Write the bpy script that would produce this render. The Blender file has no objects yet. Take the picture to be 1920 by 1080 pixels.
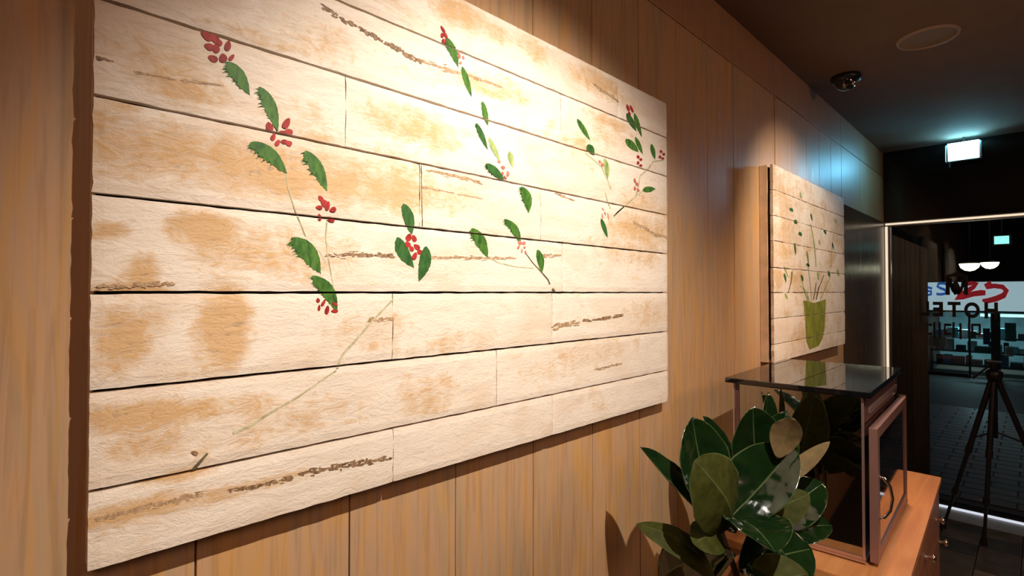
import bpy, bmesh, math, random
from mathutils import Vector, Matrix, noise
random.seed(7)
SC = bpy.context.scene
COL = SC.collection
PI = math.pi
# ------------------------------------------------------------------ camera
EYE = Vector((0.88, 0.0, 1.65))
F = 982.0
PITCH = math.radians(0.9)
SHY = 7.0
cd = bpy.data.cameras.new('camera'); cam = bpy.data.objects.new('camera', cd); COL.objects.link(cam)
cam.location = EYE
cam.rotation_euler = (PI/2 + PITCH, 0, math.radians(45))
cd.sensor_width = 36; cd.lens = F/1920*36; cd.shift_y = -SHY/1920; cd.clip_start = .02
SC.camera = cam
RM = cam.rotation_euler.to_matrix()
# ------------------------------------------------------------------ view / world
SC.view_settings.view_transform = 'Standard'; SC.view_settings.look = 'None'
SC.view_settings.gamma = 1; SC.view_settings.use_curve_mapping = False
SC.view_settings.exposure = 0.0
w = bpy.data.worlds.new('night'); SC.world = w; w.use_nodes = True
w.node_tree.nodes['Background'].inputs[0].default_value = (.02, .03, .05, 1)
w.node_tree.nodes['Background'].inputs[1].default_value = .3
# ------------------------------------------------------------------ lights
def area(name, loc, tgt, size, power, color, spread=180):
    l = bpy.data.lights.new(name, 'AREA'); l.shape = 'DISK'; l.size = size; l.energy = power; l.color = color
    l.spread = math.radians(spread)
    o = bpy.data.objects.new(name, l); COL.objects.link(o); o.location = loc
    o.rotation_euler = (Vector(tgt)-Vector(loc)).to_track_quat('-Z', 'Y').to_euler()
    return o
def spot(name, loc, tgt, angle, blend, power, color, r=.02):
    l = bpy.data.lights.new(name, 'SPOT'); l.spot_size = math.radians(angle); l.spot_blend = blend
    l.energy = power; l.color = color; l.shadow_soft_size = r
    o = bpy.data.objects.new(name, l); COL.objects.link(o); o.location = loc
    o.rotation_euler = (Vector(tgt)-Vector(loc)).to_track_quat('-Z', 'Y').to_euler()
    return o
WARM = (1, .80, .52)
SPOT_LAMPS = [
    ('picture_spot', (1.20, .58, 2.70), (0, .98, 1.10), 80, .72, 166, (1, .91, .79), .010),
    ('picture_beam', (1.20, .58, 2.70), (0, .98, 1.78), 46, 1.0, 36, (1, .90, .76), .010),
    ('picture_spot_far', (1.05, 2.25, 2.70), (0, 2.95, 1.65), 64, .8, 100, (1, .88, .72), .015),
]
for s_ in SPOT_LAMPS: spot(*s_)
area('room_fill', (2.1, -.6, 2.74), (1.6, 0, 0), .9, 20, (1, .58, .40))  # unseen warm fill lamp, added to lift the ambient level
area('room_fill_back', (2.5, 2.1, 2.5), (1.3, 2.2, 0.6), .6, 15, (1, .62, .44))  # second unseen fill, added for the upper wall and ceiling
area('counter_light', (.50, 2.45, 2.76), (.6, 2.3, .9), .10, 5, (1, .68, .42), 75)
area('exit_sign_light', (.47, 4.93, 2.66), (0, 4.12, 2.36), .08, .62, (.14, .60, 1), 78)
area('street_light', (3.5, 14.5, 3.4), (1.5, 14, -1), 1.2, 28, (1, .8, .7))

# ------------------------------------------------------------------ helpers
def ray(px, py):
    return (RM @ Vector(((px-960)/F, -(py+SHY-540)/F, -1))).normalized()
def onX(px, py, x):
    d = ray(px, py); return EYE + d*((x-EYE.x)/d.x)
def onY(px, py, y):
    d = ray(px, py); return EYE + d*((y-EYE.y)/d.y)
def onZ(px, py, z):
    d = ray(px, py); return EYE + d*((z-EYE.z)/d.z)
def obj(name, bm, mat=None, parent=None, smooth=False):
    me = bpy.data.meshes.new(name)
    bmesh.ops.recalc_face_normals(bm, faces=bm.faces) if not getattr(bm, '_norecalc', False) and len(bm.faces) else None
    bm.to_mesh(me); bm.free()
    if mat is not None:
        for m in (mat if isinstance(mat, (list, tuple)) else [mat]): me.materials.append(m)
    if smooth:
        for p in me.polygons: p.use_smooth = True
    o = bpy.data.objects.new(name, me); COL.objects.link(o)
    if parent is not None: o.parent = parent
    return o
def thing(name, label, cat, loc=(0, 0, 0), rz=0, group=None):
    o = bpy.data.objects.new(name, None); COL.objects.link(o); o.location = loc; o.rotation_euler = (0, 0, rz)
    o.empty_display_size = .1
    o['label'] = label; o['category'] = cat
    if group: o['group'] = group
    return o
def tag(o, label, cat, group=None):
    o['label'] = label; o['category'] = cat
    if group: o['group'] = group
    return o
def struct(o):
    o['kind'] = 'structure'; return o
def sempty(name):
    o = bpy.data.objects.new(name, None); COL.objects.link(o); o['kind'] = 'structure'; o.empty_display_size = .1; return o
def box(bm, lo, hi, bev=0, mi=0):
    x0, y0, z0 = lo; x1, y1, z1 = hi
    vs = [bm.verts.new(p) for p in ((x0,y0,z0),(x1,y0,z0),(x1,y1,z0),(x0,y1,z0),(x0,y0,z1),(x1,y0,z1),(x1,y1,z1),(x0,y1,z1))]
    fs = [bm.faces.new([vs[i] for i in q]) for q in ((0,3,2,1),(4,5,6,7),(0,1,5,4),(1,2,6,5),(2,3,7,6),(3,0,4,7))]
    for f in fs: f.material_index = mi
    if bev:
        es = {e for f in fs for e in f.edges}
        bmesh.ops.bevel(bm, geom=list(es), offset=bev, segments=2, affect='EDGES', profile=.6)
    return bm
def boxo(name, lo, hi, mat, parent=None, bev=0):
    bm = bmesh.new(); box(bm, lo, hi, bev); return obj(name, bm, mat, parent)
def tube(bm, pts, rad, seg=10, cap=True):
    pts = [Vector(p) for p in pts]; n = len(pts)
    rads = rad if isinstance(rad, (list, tuple)) else [rad]*n
    rings = []
    up = None
    for i, p in enumerate(pts):
        t = (pts[min(i+1, n-1)]-pts[max(i-1, 0)]).normalized()
        if up is None:
            up = Vector((0, 0, 1)) if abs(t.z) < .9 else Vector((1, 0, 0))
        a = t.cross(up).normalized(); b = a.cross(t).normalized(); up = b
        rings.append([bm.verts.new(p + (a*math.cos(2*PI*k/seg) + b*math.sin(2*PI*k/seg))*rads[i]) for k in range(seg)])
    for i in range(n-1):
        for k in range(seg):
            bm.faces.new((rings[i][k], rings[i][(k+1) % seg], rings[i+1][(k+1) % seg], rings[i+1][k]))
    if cap:
        bm.faces.new(rings[0][::-1]); bm.faces.new(rings[-1])
    return bm
def lathe(bm, prof, c=(0, 0, 0), seg=32):
    c = Vector(c); rings = []
    for r, z in prof:
        if r < 1e-6: rings.append([bm.verts.new(c+Vector((0, 0, z)))])
        else: rings.append([bm.verts.new(c+Vector((r*math.cos(2*PI*k/seg), r*math.sin(2*PI*k/seg), z))) for k in range(seg)])
    for a, b in zip(rings, rings[1:]):
        for k in range(seg):
            q = [a[k % len(a)], a[(k+1) % len(a)], b[(k+1) % len(b)], b[k % len(b)]]
            u = []
            for v in q:
                if v not in u: u.append(v)
            if len(u) > 2: bm.faces.new(u)
    return bm
def prism(bm, poly, z0, z1, bev=0):
    a = [bm.verts.new((p[0], p[1], z0)) for p in poly]; b = [bm.verts.new((p[0], p[1], z1)) for p in poly]
    n = len(poly); fs = [bm.faces.new(a[::-1]), bm.faces.new(b)]
    for i in range(n): fs.append(bm.faces.new((a[i], a[(i+1) % n], b[(i+1) % n], b[i])))
    if bev: bmesh.ops.bevel(bm, geom=list({e for f in fs for e in f.edges}), offset=bev, segments=2, affect='EDGES')
    return bm

# ------------------------------------------------------------------ materials
class NT:
    def __init__(s, name):
        s.m = bpy.data.materials.new(name); s.m.use_nodes = True; s.t = s.m.node_tree; s.n = s.t.nodes
        s.bsdf = s.n['Principled BSDF']; s.out = s.n['Material Output']
    def add(s, typ, **kw):
        nd = s.n.new(typ)
        for k, v in kw.items():
            if k in nd.inputs.keys():
                nd.inputs[k].default_value = v
            else: setattr(nd, k, v)
        return nd
    def link(s, a, b): s.t.links.new(a, b)
    def coords(s, scale=(1,1,1), rot=(0,0,0), jitter=False, loc=(0,0,0)):
        tc = s.add('ShaderNodeTexCoord'); mp = s.add('ShaderNodeMapping')
        mp.inputs['Scale'].default_value = scale; mp.inputs['Rotation'].default_value = rot; mp.inputs['Location'].default_value = loc
        src = tc.outputs['Object']
        if jitter:
            oi = s.add('ShaderNodeObjectInfo'); mu = s.add('ShaderNodeMath', operation='MULTIPLY'); s.link(oi.outputs['Random'], mu.inputs[0]); mu.inputs[1].default_value = 37.
            ad = s.add('ShaderNodeVectorMath', operation='ADD'); s.link(src, ad.inputs[0]); s.link(mu.outputs[0], ad.inputs[1]); src = ad.outputs[0]
        s.link(src, mp.inputs['Vector']); return mp.outputs['Vector']
    def noise(s, vec, scale=5, detail=4, rough=.5, dist=0):
        nd = s.add('ShaderNodeTexNoise'); nd.inputs['Scale'].default_value = scale; nd.inputs['Detail'].default_value = detail
        nd.inputs['Roughness'].default_value = rough; nd.inputs['Distortion'].default_value = dist
        s.link(vec, nd.inputs['Vector']); return nd.outputs['Fac']
    def ramp(s, fac, stops):
        r = s.add('ShaderNodeValToRGB'); e = r.color_ramp.elements
        while len(e) < len(stops): e.new(.5)
        for k, (p, c) in enumerate(stops):
            e[k].position = p; e[k].color = (*c, 1) if len(c) == 3 else c
        s.link(fac, r.inputs['Fac']); return r.outputs['Color']
    def mix(s, fac, a, b, mode='MIX'):
        m = s.add('ShaderNodeMix', data_type='RGBA', blend_type=mode)
        for v, i in ((fac, 0), (a, 6), (b, 7)):
            if hasattr(v, 'is_output'): s.link(v, m.inputs[i])
            elif i == 0: m.inputs[0].default_value = v
            else: m.inputs[i].default_value = (*v, 1)
        return m.outputs[2]
    def math(s, op, a, b=0.0, clamp=False):
        m = s.add('ShaderNodeMath', operation=op, use_clamp=clamp)
        for v, i in ((a, 0), (b, 1)):
            if hasattr(v, 'is_output'): s.link(v, m.inputs[i])
            else: m.inputs[i].default_value = v
        return m.outputs[0]
    def bump(s, h, strength=.3, dist=.002):
        b = s.add('ShaderNodeBump'); b.inputs['Strength'].default_value = strength; b.inputs['Distance'].default_value = dist
        s.link(h, b.inputs['Height']); s.link(b.outputs[0], s.bsdf.inputs['Normal'])
    def set(s, color=None, rough=None, metal=None, spec=None, coat=None, emit=None, es=None):
        I = s.bsdf.inputs
        if color is not None:
            if hasattr(color, 'is_output'): s.link(color, I['Base Color'])
            else: I['Base Color'].default_value = (*color, 1)
        if rough is not None:
            if hasattr(rough, 'is_output'): s.link(rough, I['Roughness'])
            else: I['Roughness'].default_value = rough
        if metal is not None: I['Metallic'].default_value = metal
        if spec is not None: I['Specular IOR Level'].default_value = spec
        if coat is not None: I['Coat Weight'].default_value = coat; I['Coat Roughness'].default_value = .05
        if emit is not None: I['Emission Color'].default_value = (*emit, 1); I['Emission Strength'].default_value = es
        return s.m
def plain(name, color, rough=.5, metal=0, var=.12, scale=30, **kw):
    s = NT(name); v = s.coords()
    n = s.noise(v, scale, 4)
    c = s.ramp(n, [(.3, tuple(x*(1-var) for x in color)), (.7, tuple(min(1, x*(1+var)) for x in color))])
    s.set(c, rough, metal, **kw); return s.m

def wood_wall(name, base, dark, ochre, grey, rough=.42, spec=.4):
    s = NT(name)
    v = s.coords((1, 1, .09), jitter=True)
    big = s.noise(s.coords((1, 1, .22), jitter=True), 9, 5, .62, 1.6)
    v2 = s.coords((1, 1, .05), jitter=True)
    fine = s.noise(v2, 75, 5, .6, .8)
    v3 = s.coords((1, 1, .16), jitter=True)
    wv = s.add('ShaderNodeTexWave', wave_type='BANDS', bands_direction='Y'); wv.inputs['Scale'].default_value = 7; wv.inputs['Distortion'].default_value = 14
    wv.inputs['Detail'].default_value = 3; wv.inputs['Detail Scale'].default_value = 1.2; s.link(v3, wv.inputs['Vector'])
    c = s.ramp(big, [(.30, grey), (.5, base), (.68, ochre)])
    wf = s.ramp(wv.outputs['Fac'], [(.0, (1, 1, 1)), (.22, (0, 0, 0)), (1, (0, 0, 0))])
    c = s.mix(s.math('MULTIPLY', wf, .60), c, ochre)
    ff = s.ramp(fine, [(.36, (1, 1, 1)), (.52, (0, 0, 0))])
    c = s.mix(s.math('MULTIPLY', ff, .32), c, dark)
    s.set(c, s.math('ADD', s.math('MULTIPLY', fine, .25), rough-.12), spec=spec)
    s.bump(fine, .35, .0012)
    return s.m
M_wall = wood_wall('limed oak wall boards', (.50, .30, .17), (.25, .135, .07), (.56, .30, .10), (.41, .29, .165))
M_fascia = wood_wall('shaded limed oak upper boards', (.40, .21, .11), (.24, .12, .06), (.44, .23, .10), (.34, .21, .12))  # weaker light on the upper strip is put into a darker oak

def board_mat():
    s = NT('whitewashed rough sawn wood')
    at = s.add('ShaderNodeAttribute', attribute_name='stain')
    n1 = s.noise(s.coords((.5, .32, 1.0), jitter=True), 12, 5, .62, .8)
    n1b = s.noise(s.coords((.5, 1.0, .6)), 26, 4, .6, .5)
    n2 = s.noise(s.coords((1, .40, 1.1)), 62, 6, .68, 2.2)
    n3 = s.noise(s.coords((1, .7, .9)), 210, 4, .7, 1.0)
    base = s.ramp(n1, [(.35, (.74, .59, .46)), (.55, (.82, .71, .60)), (.75, (.76, .61, .46))])
    f = s.math('ADD', at.outputs['Fac'], s.math('MULTIPLY', s.math('SUBTRACT', n2, .5), 1.5))
    f = s.math('ADD', f, s.math('MULTIPLY', s.math('SUBTRACT', n1, .5), 1.6))
    f = s.math('ADD', f, s.math('MULTIPLY', s.math('SUBTRACT', n1b, .5), .9))
    f = s.math('MULTIPLY', s.math('SUBTRACT', f, .06), 1.7, True)
    c = s.mix(s.math('MULTIPLY', f, .78), base, (.58, .32, .10))
    g = s.ramp(n2, [(.32, (1, 1, 1)), (.43, (0, 0, 0))])
    c = s.mix(s.math('MULTIPLY', g, s.math('ADD', s.math('MULTIPLY', f, .60), .14)), c, (.20, .115, .055))
    h = s.ramp(n3, [(.30, (1, 1, 1)), (.38, (0, 0, 0))])
    c = s.mix(s.math('MULTIPLY', h, s.math('ADD', s.math('MULTIPLY', f, .4), .15)), c, (.30, .19, .11))
    s.set(c, .55, spec=.35)
    s.bump(s.math('ADD', n2, s.math('MULTIPLY', n3, .4)), .75, .0022)
    return s.m
M_board = board_mat()
M_boardframe = plain('pale pine batten', (.78, .54, .34), .6, scale=20)
M_gap = plain('dark stained backing', (.014, .008, .005), .9)
def paint(name, a, b, rough=.55, sc=120):
    s = NT(name); n = s.noise(s.coords((1, .8, .35), jitter=True), sc, 4, .6, .6)
    s.set(s.ramp(n, [(.32, a), (.62, b)]), rough, spec=.3); return s.m
M_leafpaint = paint('green leaf paint', (.014, .070, .010), (.075, .19, .024))
M_leafpale = paint('pale green leaf paint', (.13, .23, .045), (.40, .46, .17))
M_leafdeep = paint('deep green leaf paint', (.014, .072, .014), (.04, .13, .026))
M_red = paint('red petal paint', (.20, .006, .006), (.42, .03, .024))
M_pink = paint('faded red petal paint', (.40, .07, .05), (.62, .24, .18))
M_stem = paint('grey green stem paint', (.32, .29, .15), (.60, .54, .36))
M_stemdark = paint('dark stem paint', (.07, .055, .03), (.17, .13, .07))
M_streak = paint('brown grain streak', (.10, .048, .022), (.34, .21, .115), sc=200)
M_streakpale = paint('faint brown grain streak', (.27, .15, .075), (.52, .36, .22), sc=200)
M_vase = paint('olive green vase paint', (.13, .14, .016), (.27, .27, .035), sc=40)

M_ceil = plain('painted brown grey ceiling', (.20, .135, .105), .85, var=.04, scale=8)
M_black = plain('black gloss panel', (.006, .006, .007), .12, var=.02)
M_darkwall = plain('dark plaster', (.10, .065, .045), .7)
M_steel = plain('brushed steel', (.55, .53, .50), .28, 1, var=.05, scale=80)
M_chrome = plain('chrome', (.85, .84, .82), .07, 1, var=.02)
M_frameglow = NT('door frame reflection glow'); M_frameglow = M_frameglow.set((.8, .8, .8), .4, emit=(1, .83, .60), es=.9)  # glow stands in for lamp reflections on the steel door frame
M_railglow = NT('bottom rail glow'); M_railglow = M_railglow.set((.8, .8, .8), .4, emit=(.80, .88, 1), es=.75)  # glow stands in for the bright metal rail under the door
M_rubber = plain('black plastic', (.012, .012, .013), .4)
M_whitepl = plain('cream plastic', (.26, .19, .145), .6, var=.04)

def glass_mat(name, tint, refl):
    s = NT(name); s.n.remove(s.bsdf)
    tr = s.add('ShaderNodeBsdfTransparent'); tr.inputs[0].default_value = (*tint, 1)
    gl = s.add('ShaderNodeBsdfGlossy'); gl.inputs['Roughness'].default_value = .01; gl.inputs[0].default_value = (1, 1, 1, 1)
    fr = s.add('ShaderNodeFresnel'); fr.inputs[0].default_value = 1.45
    mx = s.add('ShaderNodeMixShader'); s.link(s.math('MULTIPLY', fr.outputs[0], refl), mx.inputs[0])
    s.link(tr.outputs[0], mx.inputs[1]); s.link(gl.outputs[0], mx.inputs[2]); s.link(mx.outputs[0], s.out.inputs[0]); return s.m
M_glass = glass_mat('door glass', (.82, .88, .88), .45)

# ------------------------------------------------------------------ room shell
H = 2.80; YE = 5.21; Y0 = -2.6; XR = 3.2
wl = struct(boxo('wall_left', (-.14, Y0, 0), (-.016, YE+.02, H), M_gap))
PW = .2447; yb = .2208
k0 = math.floor((Y0-yb)/PW); y = yb + k0*PW
PLT = 2.600
DP = []
while y < YE:
    a = max(y, Y0)+.0012; b = min(y+PW, YE)-.0012
    if b-a > .02:
        bm = bmesh.new(); dx = random.uniform(-.0006, .0006)
        box(bm, (-.016, a, .002), (dx, b, PLT-.002), .0016); obj('wall_plank', bm, M_wall, wl)
        if a > 3.85: DP.append((a, b))
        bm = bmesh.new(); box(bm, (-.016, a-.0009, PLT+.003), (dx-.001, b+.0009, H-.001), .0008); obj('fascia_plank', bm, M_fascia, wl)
    y += PW
# thin pale bead on the joint above the boards, ends at the panel joint seen beside the far board
pe = yb+10*PW
bead = struct(boxo('trim_1', (0.0, Y0, PLT-.002), (.004, pe, PLT+.003), plain('pale joint bead', (.42, .26, .15), .5)))
struct(boxo('trim_2', (0.0, pe-.003, 0), (.0025, pe+.003, PLT), bpy.data.materials['pale joint bead']))
struct(boxo('ceiling', (-.14, Y0-.1, H), (XR+.1, YE+.1, H+.1), M_ceil))
struct(boxo('wall_right', (XR, Y0, 0), (XR+.1, YE, H), M_darkwall))
struct(boxo('wall_back', (-.14, Y0-.1, 0), (XR+.1, Y0, H), M_darkwall))
fl = struct(boxo('floor', (-.14, Y0-.1, -.14), (XR+.1, YE+.1, -.012), plain('floor mortar', (.035, .028, .022), .9)))
def tile_mat(name, a, b):
    s = NT(name); n = s.noise(s.coords(jitter=True), 9, 5, .6, .5)
    s.set(s.ramp(n, [(.3, a), (.7, b)]), .38, spec=.5); s.bump(n, .3, .002); return s.m
TM = [tile_mat('brown slate tile', (.05, .035, .025), (.14, .10, .07)), tile_mat('beige slate tile', (.16, .115, .075), (.30, .22, .15)),
      tile_mat('dark slate tile', (.018, .015, .013), (.06, .05, .04)), tile_mat('grey slate tile', (.10, .09, .085), (.19, .17, .155))]
TS = .20
tmeshes = {}
for i in range(0, 16):
    for j in range(5, 26):
        mi = random.choice([0, 0, 1, 2, 2, 3])
        if mi not in tmeshes:
            bm = bmesh.new(); box(bm, (.002, .002, -.012), (TS-.002, TS-.002, 0), .0015)
            me = bpy.data.meshes.new('floor_tile'); bm.to_mesh(me); bm.free(); me.materials.append(TM[mi]); tmeshes[mi] = me
        if j*TS+.0 > YE-.02 or i*TS > XR-.1: continue
        o = bpy.data.objects.new('floor_tile', tmeshes[mi]); COL.objects.link(o); o.parent = fl; o.location = (i*TS, j*TS-.02, random.uniform(-.0012, .0012))

# ------------------------------------------------------------------ end wall: black fascia, glass door front
ZT = onY(1790, 411, YE).z
struct(boxo('wall_end', (-.02, YE, ZT+.016), (XR, YE+.09, H), M_black))
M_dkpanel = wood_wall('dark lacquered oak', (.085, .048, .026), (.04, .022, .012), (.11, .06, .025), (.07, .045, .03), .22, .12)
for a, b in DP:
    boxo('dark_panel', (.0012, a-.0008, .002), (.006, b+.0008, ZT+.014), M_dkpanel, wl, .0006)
door = sempty('door_1'); door.location = (0, YE, 0)
def dpart(name, lo, hi, mat, bev=0, **kw):
    return boxo(name, (lo[0], lo[1], lo[2]), (hi[0], hi[1], hi[2]), mat, door, bev)
dpart('glass_pane', (.045, .012, .05), (1.30, .022, ZT-.02), M_glass)
dpart('glass_pane', (1.31, .012, .05), (2.56, .022, ZT-.02), M_glass)
dpart('transom_rail', (.0, 0, ZT-.02), (XR, .05, ZT+.016), M_steel, .002)
dpart('frame_glow', (.012, -.008, ZT-.008), (XR, -.0005, ZT+.006), M_frameglow)  # emissive stand-in for the reflection along the transom
dpart('door_post', (.0, .0, 0), (.045, .05, ZT-.021), M_steel, .002)
o = dpart('frame_glow', (.010, -.008, .02), (.026, -.0005, ZT-.021), M_frameglow)
dpart('bottom_rail', (.046, 0, .0), (2.6, .04, .05), M_black, .002)
dpart('rail_glow', (.05, -.012, .001), (2.6, -.0005, .018), M_railglow)
dpart('threshold', (.0, -.24, -.001), (2.6, -.013, .004), plain('blue grey stone threshold', (.34, .38, .44), .35))
M_letter = plain('black vinyl lettering', (.003, .003, .004), .5)
def text_bm(txt, size, bold=.0, depth=.0015):
    c = bpy.data.curves.new('t', 'FONT'); c.body = txt; c.size = size; c.offset = bold; c.extrude = depth; c.align_x = 'CENTER'; c.align_y = 'CENTER'
    o = bpy.data.objects.new('t', c); COL.objects.link(o); bpy.context.view_layer.update()
    dg = bpy.context.evaluated_depsgraph_get(); me = bpy.data.meshes.new_from_object(o.evaluated_get(dg))
    bm = bmesh.new(); bm.from_mesh(me); bpy.data.objects.remove(o); bpy.data.meshes.remove(me); return bm
def fit(bm, x0, x1, z0, z1, y, back=True):
    xs = [v.co.x for v in bm.verts]; ys = [v.co.y for v in bm.verts]
    ax, bx, ay, by = min(xs), max(xs), min(ys), max(ys)
    for v in bm.verts:
        u = (v.co.x-ax)/(bx-ax); t = (v.co.y-ay)/(by-ay)
        if back: u = 1-u
        v.co = Vector((x0+u*(x1-x0), y+v.co.z, z0+t*(z1-z0)))
    return bm
yg = YE+.010
def dl(px, py): return onY(px, py, yg)
for ch, a, b, t0, t1 in (('H', 1846, 1871, 567, 597), ('O', 1808, 1837, 567, 596), ('T', 1777, 1801, 566, 594), ('E', 1749, 1768, 566, 593), ('L', 1728, 1742, 565, 592)):
    p = dl(a, t1); q = dl(b, t0)
    bm = fit(text_bm(ch, .1, .004), p.x, q.x, p.z, q.z, 0.0095); obj('door_letter', bm, M_letter, door)
# small second line, block syllables, and the emblem above
bm = bmesh.new()
def lb(px0, py0, px1, py1):
    p = dl(px0, py1); q = dl(px1, py0); box(bm, (p.x, .008, p.z), (q.x, .0105, q.z))
for r in ((1821,607,1825,628),(1835,607,1839,628),(1825,607,1835,611),(1825,624,1835,628),(1815,605,1819,634),(1799,606,1803,636),(1795,618,1799,622),
          (1786,604,1790,634),(1770,607,1784,611),(1770,624,1784,628),(1770,611,1773,624),(1760,604,1764,634),(1750,604,1754,634),(1741,607,1748,611),(1741,624,1748,628)):
    lb(*r)
obj('small_lettering', bm, M_letter, door)
bm = bmesh.new()
def ribbon(bm, pts, ws, y0, y1, f):
    L = []; R = []
    for i, (a, b) in enumerate(pts):
        p = pts[max(i-1, 0)]; q = pts[min(i+1, len(pts)-1)]
        dx, dy = q[0]-p[0], q[1]-p[1]; l = math.hypot(dx, dy) or 1
        w_ = ws[i] if isinstance(ws, (list, tuple)) else ws
        L.append((a-dy/l*w_/2, b+dx/l*w_/2)); R.append((a+dy/l*w_/2, b-dx/l*w_/2))
    lv = []; rv = []
    for s_, d in ((L, lv), (R, rv)):
        for p in s_:
            P = f(*p); d.append((bm.verts.new((P.x, y0, P.z)), bm.verts.new((P.x, y1, P.z))))
    for i in range(len(pts)-1):
        for k in (0, 1): bm.faces.new((lv[i][k], lv[i+1][k], rv[i+1][k], rv[i][k]))
        for d in (lv, rv): bm.faces.new((d[i][0], d[i+1][0], d[i+1][1], d[i][1]))
for pts in ([(1777,553),(1777,518),(1794,514),(1811,518),(1811,553)], [(1782,522),(1783,535),(1787,545),(1793,550)], [(1806,522),(1805,535),(1801,546),(1795,550)], [(1793,552),(1787,534),(1791,527),(1797,540),(1795,552)]):
    ribbon(bm, pts, 8 if len(pts) != 4 else 6, .008, .0105, dl)
obj('emblem', bm, M_letter, door)

# ------------------------------------------------------------------ boards made of planks
def bisect_keep(bm, z0, z1):
    for z, nrm in ((z0, (0, 0, -1)), (z1, (0, 0, 1))):
        bmesh.ops.bisect_plane(bm, geom=bm.verts[:]+bm.edges[:]+bm.faces[:], plane_co=(0, 0, z), plane_no=nrm, clear_outer=True)
def decal(name, build, rows, mat, parent, gap=.0016):
    """flat paint on the plank faces; the open joints between planks stay open"""
    out = bmesh.new()
    t = bmesh.new(); build(t); zs = [v.co.z for v in t.verts]; lo, hi = min(zs), max(zs); t.free()
    for z1, z0 in zip(rows, rows[1:]):
        if hi < z0 or lo > z1: continue
        t = bmesh.new(); build(t); bisect_keep(t, z0+gap, z1-gap)
        if len(t.faces):
            me = bpy.data.meshes.new('x'); t.to_mesh(me); out.from_mesh(me); bpy.data.meshes.remove(me)
        t.free()
    o = obj(name, out, mat, parent); return o
def plank(name, x0, x1, y0, y1, z0, z1, parent, stain, seed, step=.012, mat=None, wob=.0011):
    ny = max(2, int((y1-y0)/step)); nz = max(2, int((z1-z0)/step))
    bm = bmesh.new(); fr = {}; bk = {}
    for i in range(ny+1):
        for j in range(nz+1):
            yy = y0+(y1-y0)*i/ny; zz = z0+(z1-z0)*j/nz
            nn = noise.noise(Vector((yy*9+seed, zz*40, seed)))
            dx = nn*.0006
            if j in (0, nz): zz += noise.noise(Vector((yy*35, seed, j*3.1)))*wob; dx -= .0012
            if i in (0, ny): yy += noise.noise(Vector((zz*60, seed, i*1.3)))*wob*1.5; dx -= .0012
            fr[i, j] = bm.verts.new((x1+dx, yy, zz))
    for i in range(ny):
        for j in range(nz): bm.faces.new((fr[i,j], fr[i+1,j], fr[i+1,j+1], fr[i,j+1]))
    ring = [(i, 0) for i in range(ny)]+[(ny, j) for j in range(nz)]+[(i, nz) for i in range(ny, 0, -1)]+[(0, j) for j in range(nz, 0, -1)]
    bv = {}
    for k in ring:
        c = fr[k].co; bv[k] = bm.verts.new((x0, c.y, c.z))
    for a, b in zip(ring, ring[1:]+ring[:1]): bm.faces.new((fr[b], fr[a], bv[a], bv[b]))
    bm.faces.new([bv[k] for k in ring])
    co = [v.co.copy() for v in bm.verts]
    o = obj(name, bm, mat or M_board, parent)
    at = o.data.attributes.new('stain', 'FLOAT', 'POINT')
    for i, v in enumerate(co): at.data[i].value = stain(v.y, v.z)
    return o
BX = .040           # front face of the near board
b1 = thing('plank_painting', 'large whitewashed plank board painted with green leaves and red flowers on wall', 'painting', (0, 0, 0))
ZE = 1.65
rows1 = [ZE+r for r in (.613, .5012, .3759, .2506, .1253, 0, -.1253, -.2506, -.351)]
def B(px, py): return onX(px, py, BX)
yL = .0915; yR = 1.551
joints = [[1160], [1053], [647], [787, 1015], [1055], [737, 1036], [932], [739, 1036]]
# ochre stains: (px, py, rx, ry, strength) as seen, placed on the board face
ST = [(300,110,95,45,.5),(235,240,60,35,.35),(520,320,330,45,.75),(400,290,180,30,.5),(640,330,90,45,.6),(250,90,60,40,.3),(340,160,80,25,.6),
      (385,430,55,28,.75),(210,430,32,12,.9),(270,510,25,30,.8),(240,540,80,8,.9),(520,480,120,40,.3),(230,640,45,60,.8),(290,600,40,30,.6),(420,610,45,70,.85),
      (240,780,90,28,.85),(300,830,80,30,.55),(360,775,160,18,.5),(430,830,90,22,.35),(560,780,110,35,.3),(330,895,60,8,.8),(260,955,120,12,.8),(420,925,140,12,.6),
      (770,235,75,28,.65),(815,265,40,18,.5),(560,240,70,40,.3),(760,330,60,40,.4),(600,290,60,60,.35),(870,30,50,25,.6),(935,62,22,18,.7),(1005,95,35,20,.6),
      (1110,150,50,22,.6),(1160,185,50,14,.4),(950,170,60,20,.4),(1200,430,55,25,.6),(1215,380,50,20,.45),(1180,470,60,25,.4),(1150,250,50,30,.25),(1090,280,50,40,.3),(860,370,60,25,.35),
      (600,70,60,35,.3),(450,60,70,20,.2),(700,620,70,30,.3),(1220,590,40,25,.4),(1120,660,80,25,.3),(860,640,80,20,.3),(800,740,50,30,.3),(660,380,90,25,.3),(330,700,60,25,.2)]
STW = []
for (px, py, rx, ry, s_) in ST:
    c = B(px, py); e = B(px+rx, py); g = B(px, py+ry); STW.append((c.y, c.z, abs(e.y-c.y)+1e-3, abs(g.z-c.z)+1e-3, s_))
def stain1(y, z):
    v = -.20
    for cy, cz, ry, rz, s_ in STW:
        d = ((y-cy)/ry)**2+((z-cz)/rz)**2
        if d < 4: v = max(v, -.20+(s_+.20)*max(0, 1-d/2.6))
    return v
for r in range(8):
    z1, z0 = rows1[r], rows1[r+1]
    cuts = [yL]+[B(j, 548).y for j in joints[r]]+[yR]
    for c, (a, b) in enumerate(zip(cuts, cuts[1:])):
        g = .0006 if c else 0
        plank('plank', BX-.014, BX-random.uniform(0, .0004), a+g, b-(.0006 if c < len(cuts)-2 else 0), z0+.0021, z1-(.0021 if r else 0), b1, stain1, r*7.3+c*2.1)
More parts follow.
